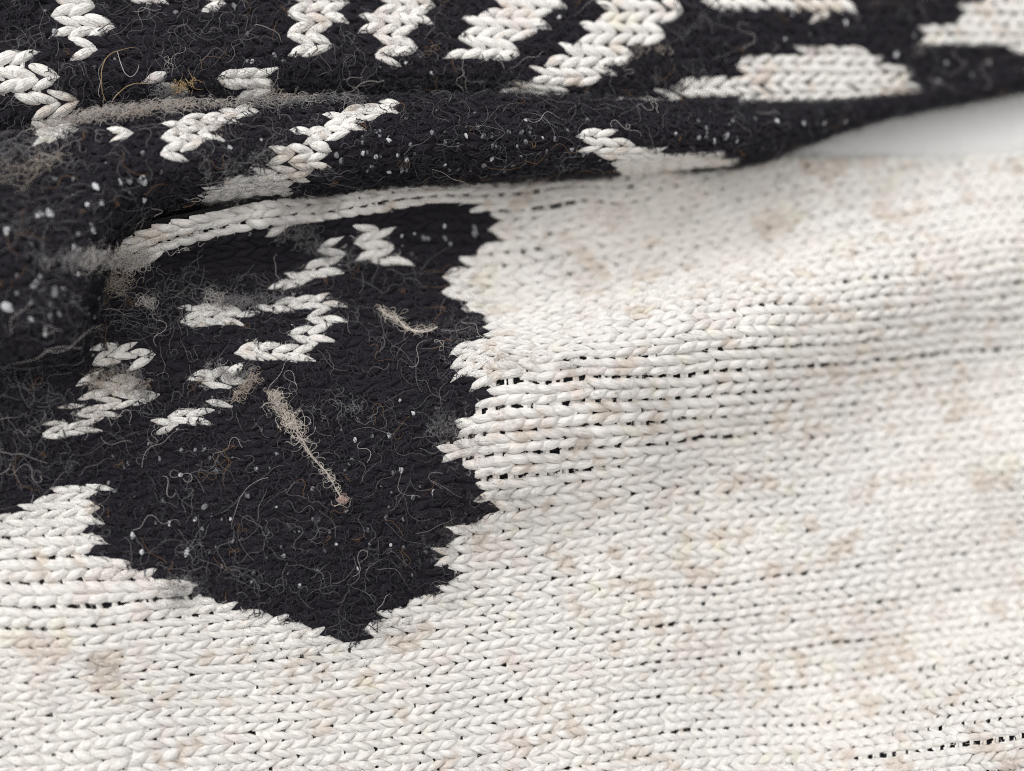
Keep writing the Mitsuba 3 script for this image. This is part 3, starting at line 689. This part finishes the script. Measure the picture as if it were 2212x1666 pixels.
# matted bands of fibre on the folded edge: polylines (px, py), width px, count, material, length mm
MATS = [('rolled_fold', [(90, 292), (150, 262), (230, 258), (330, 238), (450, 232), (560, 222), (680, 214)], 20, 1300, 'beige_hair', (1.5, 4)),
        ('rolled_fold', [(170, 255), (260, 246), (330, 226), (370, 210), (420, 224)], 16, 900, 'beige_hair', (1.2, 3.2)),
        ('rolled_fold', [(250, 262), (330, 245), (420, 232)], 12, 160, 'tan_hair', (1.2, 3.2)),
        ('folded_panel', [(330, 200), (365, 185), (400, 205)], 16, 260, 'grey_hair', (1.2, 3)),
        ('rolled_fold', [(0, 350), (100, 318), (200, 300)], 26, 170, 'grey_hair', (2, 5)),
        ('rolled_fold', [(560, 235), (680, 222), (790, 225)], 20, 380, 'grey_hair', (1.5, 4)),
        ('rolled_fold', [(400, 285), (470, 275), (480, 292)], 14, 90, 'tan_hair', (1, 2.5)),
        ('rolled_fold', [(440, 345), (520, 365), (560, 345), (620, 305)], 30, 130, 'grey_hair', (1.5, 4.5)),
        ('rolled_fold', [(0, 400), (60, 370), (120, 350)], 20, 60, 'tan_hair', (4, 8)),
        ('rolled_fold', [(170, 560), (220, 560), (245, 555)], 20, 260, 'pale_hair', (1.2, 3.5)),
        ('rolled_fold', [(120, 565), (170, 558), (215, 556)], 16, 200, 'grey_hair', (1.5, 4)),
        ('body_panel', [(240, 565), (290, 560), (320, 540)], 16, 420, 'pale_hair', (1.2, 3.2)),
        ('body_panel', [(215, 600), (240, 620), (270, 600)], 20, 240, 'tan_hair', (1.5, 4)),
        ('body_panel', [(300, 655), (320, 660)], 11, 130, 'pale_hair', (1, 2.4)),
        ('body_panel', [(200, 660), (320, 700), (420, 620), (330, 590)], 60, 170, 'grey_hair', (2.5, 6)),
        ('body_panel', [(440, 650), (480, 655)], 14, 90, 'pale_hair', (1.2, 3)),
        ('body_panel', [(470, 660), (560, 655), (620, 650)], 13, 260, 'grey_hair', (1.5, 3.5)),
        ('body_panel', [(190, 822), (250, 824), (300, 835)], 22, 260, 'tan_hair', (1.2, 3)),
        ('body_panel', [(230, 800), (300, 815), (310, 870)], 16, 200, 'grey_hair', (1.2, 3)),
        ('body_panel', [(440, 805), (510, 815), (550, 810)], 8, 120, 'grey_hair', (2, 5)),
        ('body_panel', [(510, 860), (535, 840), (552, 812)], 12, 200, 'tan_hair', (1.2, 2.8)),
        ('body_panel', [(600, 500), (650, 500), (720, 555), (780, 565)], 20, 260, 'grey_hair', (1.5, 3.5)),
        ('body_panel', [(700, 890), (760, 880), (790, 900)], 28, 70, 'grey_hair', (1.5, 3.5)),
        ('body_panel', [(950, 890), (940, 930), (960, 960)], 16, 60, 'grey_hair', (1.2, 3)),
        ('folded_panel', [(1090, 190), (1130, 195)], 14, 120, 'grey_hair', (1.2, 3)),
        ('folded_panel', [(1350, 115), (1400, 110), (1450, 112)], 7, 60, 'tan_hair', (1.2, 3)),
        ('folded_panel', [(560, 190), (620, 205), (660, 215)], 14, 120, 'tan_hair', (1.2, 3))]
for i, (part, line, width, n, mat, (l0, l1)) in enumerate(MATS):
    n = int(n * 0.34)
    gg = rng(400 + i)
    line = np.array(line, float)
    s = np.concatenate([[0], np.cumsum(np.hypot(*np.diff(line, axis=0).T))])
    q_ = gg.uniform(0, s[-1], n)
    qx, qy = np.interp(q_, s, line[:, 0]) + gg.normal(0, width * 0.55, n), np.interp(q_, s, line[:, 1]) + gg.normal(0, width * 0.5, n)
    w, c = find[part](qx, qy)
    add_hairs(part, mat, w, c, 1.5 * gg.uniform(l0, l1, n) * MM, gg.uniform(0.02, 0.036, n) * MM, 500 + i, pts=12, curl=2.4, lift=1.1, h0=0.8)

# ------------------------------------------------------------------ white strands of the back that peep out between black stitches
SPECKS = {'rolled_fold': [(17, 497, 1.5), (90, 467, 1.2), (114, 462, 1.7), (96, 557, 1.4), (77, 612, 1.5), (117, 627, 1.4), (19, 670, 1.4), (70, 697, 1.1), (97, 715, 1.0), (115, 685, .9), (172, 597, .8), (155, 532, .8), (200, 507, .9), (205, 405, 1.1), (262, 392, 1.1), (310, 397, 1.1), (221, 437, 1.1), (187, 442, .9), (315, 430, 1.0), (46, 437, .9),
                          (304, 331, 1.0), (232, 362, .9), (845, 303, 1.1), (780, 330, 1.1), (809, 333, 1.4), (862, 337, 1.1), (885, 347, 1.2), (837, 368, 1.0), (800, 360, .8), (754, 393, 1.2), (929, 290, 1.0), (880, 258, .8), (882, 313, .9), (997, 323, 1.2), (1004, 297, .9), (1070, 317, .9), (1109, 323, .8), (1127, 333, 1.1), (1060, 337, .9),
                          (1027, 337, .7), (1134, 257, 1.0), (1174, 297, .8), (957, 353, .9), (872, 370, .8), (1234, 320, .8), (1034, 272, .8), (1457, 290, 1.0), (1681, 262, 1.2), (1731, 269, 1.3), (1776, 264, 1.2), (1824, 266, 1.1), (1869, 267, 1.0), (1508, 297, 1.1), (1546, 302, 1.1), (1565, 303, 1.4), (1588, 307, .8), (1650, 318, 1.0), (1633, 257, .9),
                          (2040, 222, .8), (700, 330, 1.0), (735, 350, .9), (560, 300, .9), (500, 310, .8)],
          'folded_panel': [(2113, 180, 1.3), (2154, 176, 1.2), (2028, 179, 1.0), (2131, 130, 1.1), (2085, 132, .9), (1939, 122, 1.0), (2196, 155, 1.0), (2040, 139, .7), (1696, 86, .9), (1829, 45, .8), (1716, 40, .8), (120, 70, .9), (135, 125, .9), (1210, 40, .7), (930, 160, .8), (880, 140, .7), (1090, 75, .7), (540, 130, .7), (600, 170, .7), (1500, 60, .7), (1620, 70, .7), (1560, 100, .7)],
          'body_panel': [(552, 1008, 1.1), (470, 1015, 1.0), (390, 1025, .9), (900, 895, .9), (849, 945, 1.2), (769, 949, .9), (864, 1014, 1.1), (907, 1042, .9), (825, 1042, 1.0), (934, 1065, .8), (870, 865, .7), (287, 1153, 1.1), (370, 1127, .9), (400, 1193, 1.1), (417, 1125, .9), (307, 1197, 1.0), (503, 1117, .9), (620, 1207, .9), (687, 1120, .9), (970, 522, 1.0),
                         (1030, 510, 1.2), (957, 493, .8), (865, 507, .7), (897, 503, .7), (800, 1150, .8), (560, 1180, .8), (480, 1230, .8), (650, 1260, .8), (720, 1180, .8), (850, 1180, .7), (590, 1090, .7), (780, 1230, .7), (540, 1260, .7)]}


def blob(p, t1, t2, n, a_, b_, c_, seed):
    import trimesh
    s = trimesh.creation.icosphere(2)
    v = s.vertices * (0.55 + 0.9 * meshkit.noise(s.vertices * 1.3 + seed, seed)[:, None])
    return p + (v[:, :1] * a_) * t1 + (v[:, 1:2] * b_) * t2 + (v[:, 2:] * c_) * n, s.faces


for name, pts in SPECKS.items():
    sh, white = SH[name][0], SH[name][5]
    gg = rng(600 + len(name))
    pts = [(x + gg.normal(0, 2), y + gg.normal(0, 2), z, gg.uniform(0, 1) < 0.75) for x, y, z in pts]
    boxes = {'rolled_fold': [(690, 1330, 235, 375, 70), (0, 330, 380, 720, 40), (1420, 1900, 235, 310, 24)], 'folded_panel': [(0, 1000, 0, 190, 30), (1400, 2200, 0, 190, 34)], 'body_panel': [(230, 930, 980, 1260, 60), (300, 900, 880, 1000, 20), (820, 1030, 450, 560, 10)]}[name]
    for x0, x1, y0, y1, k in boxes:
        for _ in range(k):
            x, y = gg.uniform(x0, x1), gg.uniform(y0, y1)
            if not white(np.array([x]), np.array([y]))[0]: pts.append((x, y, gg.uniform(0.5, 1.0), False))
    q_ = np.array([p[:3] for p in pts])
    bright = np.array([p[3] for p in pts])
    w, c = find[name](q_[:, 0], q_[:, 1])
    p, t1, t2, n = frames(sh, w, c)
    u = np.clip(sh.wale(w, c), 1.5 * MM, 3.4 * MM)
    groups = {True: [], False: []}
    for i in range(len(pts)):
        sz = q_[i, 2] * u[i] * gg.uniform(0.75, 1.15)
        th = gg.normal(0, .45)
        ca, sa = math.cos(th), math.sin(th)
        groups[bool(bright[i])].append(blob(p[i] + n[i] * u[i] * gg.uniform(0.04, 0.12), ca * t1[i] + sa * t2[i], ca * t2[i] - sa * t1[i], n[i], gg.uniform(.09, .13) * sz, gg.uniform(.12, .19) * sz, 0.09 * sz, i))
    for b_, nm, mat in ((True, 'white_specks', 'speck_yarn'), (False, 'grey_specks', 'dim_yarn')):
        obj(f'knitted_sweater__{name}__{nm}', merge(groups[b_]), mat, smooth=True)
        labels[f'knitted_sweater__{name}__{nm}'] = {'label': nm.replace('_', ' ') + ' of yarn between black stitches', 'kind': 'stuff'}

NAMES = {'grey_hair': 'grey_fuzz', 'pale_hair': 'pale_fuzz', 'dark_hair': 'dark_fibres', 'brown_hair': 'brown_fibres', 'tan_hair': 'tan_fuzz', 'black_hair': 'black_fuzz', 'white_hair': 'white_fuzz', 'beige_hair': 'beige_fuzz'}
for name, d in fuzz.items():
    for mat, parts in d.items():
        if parts:
            k = f'knitted_sweater__{name}__{NAMES[mat]}'
            obj(k, merge(parts), mat, smooth=True)
            labels[k] = {'label': NAMES[mat].replace('_', ' ') + ' over the stitches', 'kind': 'stuff'}


# ------------------------------------------------------------------ loose things that lie on the knitting
def over(part, pts, lift):
    """A smooth path over the cloth through picture places."""
    pts = np.array(pts, float)
    s = np.concatenate([[0], np.cumsum(np.hypot(*np.diff(pts, axis=0).T))])
    fx, fy = PchipInterpolator(s, pts[:, 0]), PchipInterpolator(s, pts[:, 1])
    q_ = np.linspace(0, s[-1], 60)
    w, c = find[part](fx(q_), fy(q_))
    sh = SH[part][0]
    p, n = sh.p(w, c), sh.n(w, c)
    dep = gaussian_filter((p - EYE) @ f_, 4)
    x, y = fx(q_), fy(q_)
    d = f_ + ((x / VW - 0.5) * 2 * TAN)[:, None] * right_ - ((y - VH / 2) / (VW / 2) * TAN)[:, None] * up_
    lf = np.interp(np.linspace(0, 1, 60), np.linspace(0, 1, len(np.atleast_1d(lift))), np.atleast_1d(lift)) * MM
    return EYE + d * (dep - lf)[:, None], n


def strand(key, part, pts, lift, r, mat, label, cat):
    p, n = over(part, pts, lift)
    rad = r * MM * (1 - 0.5 * np.linspace(0, 1, len(p)) ** 2)
    v, f, _ = tubes(p[None], n[None], rad[None], 5)
    obj(key, (v, f), mat, smooth=True)
    labels[key] = {'label': label, 'category': cat}


def tuft(key, part, pts, lift, widths, n, mat, label, cat, seed, rad=(0.018, 0.030), ln=(1.5, 4.5), span=(0, 1), spread=3.1, curl=3.0, threads=0, thread_r=0.05, loops=0):
    """A clump of curled fibres along a path, with twisted threads through it and loops of fibre beside it."""
    gg = rng(seed)
    p, nn = over(part, pts, lift)
    m = len(p)
    wd = np.interp(np.linspace(0, 1, m), np.linspace(0, 1, len(widths)), widths) * MM
    tan = np.gradient(p, axis=0); tan /= np.linalg.norm(tan, axis=1, keepdims=True)
    sd = np.cross(nn, tan); sd /= np.linalg.norm(sd, axis=1, keepdims=True)

    def clump(k, length, curl_, spread_, wide, sd_):
        root = p[k] + sd[k] * (gg.normal(0, 0.42 * wide, len(k)) * wd[k])[:, None] + nn[k] * (gg.normal(0, 0.25, len(k)) * wd[k])[:, None]
        th = gg.uniform(-spread_, spread_, len(k)) + gg.integers(0, 2, len(k)) * np.pi
        return hairs(root, tan[k], sd[k], nn[k], length, gg.uniform(*rad, len(k)) * MM, sd_, pts=16, curl=curl_, lift=0.6, h0=0, theta=th, wob=0.1)
    parts = [clump((np.clip(gg.beta(1.3, 1.6, n) * (span[1] - span[0]) + span[0], 0, 0.999) * m).astype(int), gg.uniform(*ln, n) * MM, curl, spread, 1.0, seed + 1)]
    if loops:
        parts.append(clump(gg.integers(int(m * span[0]), m, loops), gg.uniform(2.5, 6, loops) * MM, 4.5, 3.1, 2.2, seed + 2))
    s = np.linspace(0, 1, m)
    for j in range(threads):
        ph, fq = gg.uniform(0, 6.28), gg.uniform(1.5, 4)
        c = p + (sd * (np.cos(ph + fq * 6.28 * s) * wd * 0.30)[:, None]) + nn * ((np.sin(ph + fq * 6.28 * s) * wd * 0.22)[:, None])
        i0, i1 = int(gg.uniform(0, 0.25) * m), int(gg.uniform(0.7, 1.0) * m)
        if j < 3: i1 = m
        parts.append(tubes(c[None, i0:i1], nn[None, i0:i1], np.full((1, i1 - i0), thread_r * MM * gg.uniform(.6, 1)), 4)[:2])
    obj(key, merge(parts), mat, smooth=True)
    labels[key] = {'label': label, 'category': cat}


tuft('lint_wisp', 'body_panel', [(592, 846), (604, 880), (632, 915), (650, 950), (678, 990), (708, 1025), (728, 1060), (742, 1088)], [1.6, 1.6, 1.3, 1.2], [0.9, 1.5, 1.5, 1.1, 0.6, 0.35, 0.25, 0.22, 0.22], 70, 'tan_lint',
     'long pale wisp of lint, fat above and drawn to a thread, on the black diamond', 'lint', 900, span=(0, 0.40), ln=(3.0, 7.0), curl=3.6, spread=1.1, rad=(0.022, 0.036), threads=6, thread_r=0.034, loops=42)
tuft('lint_curl', 'body_panel', [(818, 665), (840, 682), (862, 692), (878, 708), (900, 716), (925, 714), (945, 706)], [1.5, 1.4, 1.4], [0.6, 0.6, 0.5, 0.5, 0.7, 0.6, 0.3], 34, 'tan_lint',
     'small curled scrap of brownish lint near the notched right edge of the black diamond', 'lint', 910, ln=(1.5, 4.0), spread=0.9, curl=1.8, threads=10, loops=14)
tuft('lint_ball', 'body_panel', [(734, 1074), (741, 1080), (746, 1086)], [1.6], [0.55, 0.6, 0.5], 60, 'pink_lint', 'tiny pinkish ball of lint at the lower end of the long tan wisp', 'lint', 920, ln=(0.8, 2.0))
tuft('straw_tuft', 'folded_panel', [(372, 192), (398, 185), (415, 172), (422, 160)], [1.8, 2.0], [0.6, 0.9, 1.0, 0.7], 34, 'straw', 'small straw-coloured tuft of coarse fibres standing on the fuzzy folded edge', 'fibre tuft', 930, rad=(0.028, 0.042), ln=(1.2, 3.0))
strand('stray_hair', 'folded_panel', [(228, 218), (220, 190), (219, 160), (226, 132), (240, 116), (262, 108), (289, 102)], [1.0, 2.6, 2.6, 2.0], 0.052, 'straw', 'long curved golden-brown stray hair arching up over the black knitting at top left', 'stray hair')
strand('stray_hair_001', 'folded_panel', [(243, 218), (258, 200), (276, 186), (298, 180), (322, 182)], [1.2, 2.2, 1.8], 0.048, 'straw', 'short brown stray hair bent to the right, below the long golden one', 'stray hair')
strand('stray_hair_002', 'folded_panel', [(254, 112), (262, 140), (270, 158), (282, 166), (292, 160), (300, 140)], [1.6, 2.2, 1.8], 0.045, 'pale_hair', 'thin pale grey hair hooked like a letter J inside the arch of the golden hair', 'stray hair')
plain('tan_lint', (0.60, 0.545, 0.49), 0.6)
plain('pink_lint', (0.52, 0.38, 0.34), 0.6)
plain('straw', (0.42, 0.30, 0.15), 0.6)
order = [k for k, v in scene.items() if v['type'] in ('twosided',)] + [k for k, v in scene.items() if v['type'] not in ('twosided',)]
scene = {k: scene[k] for k in order}
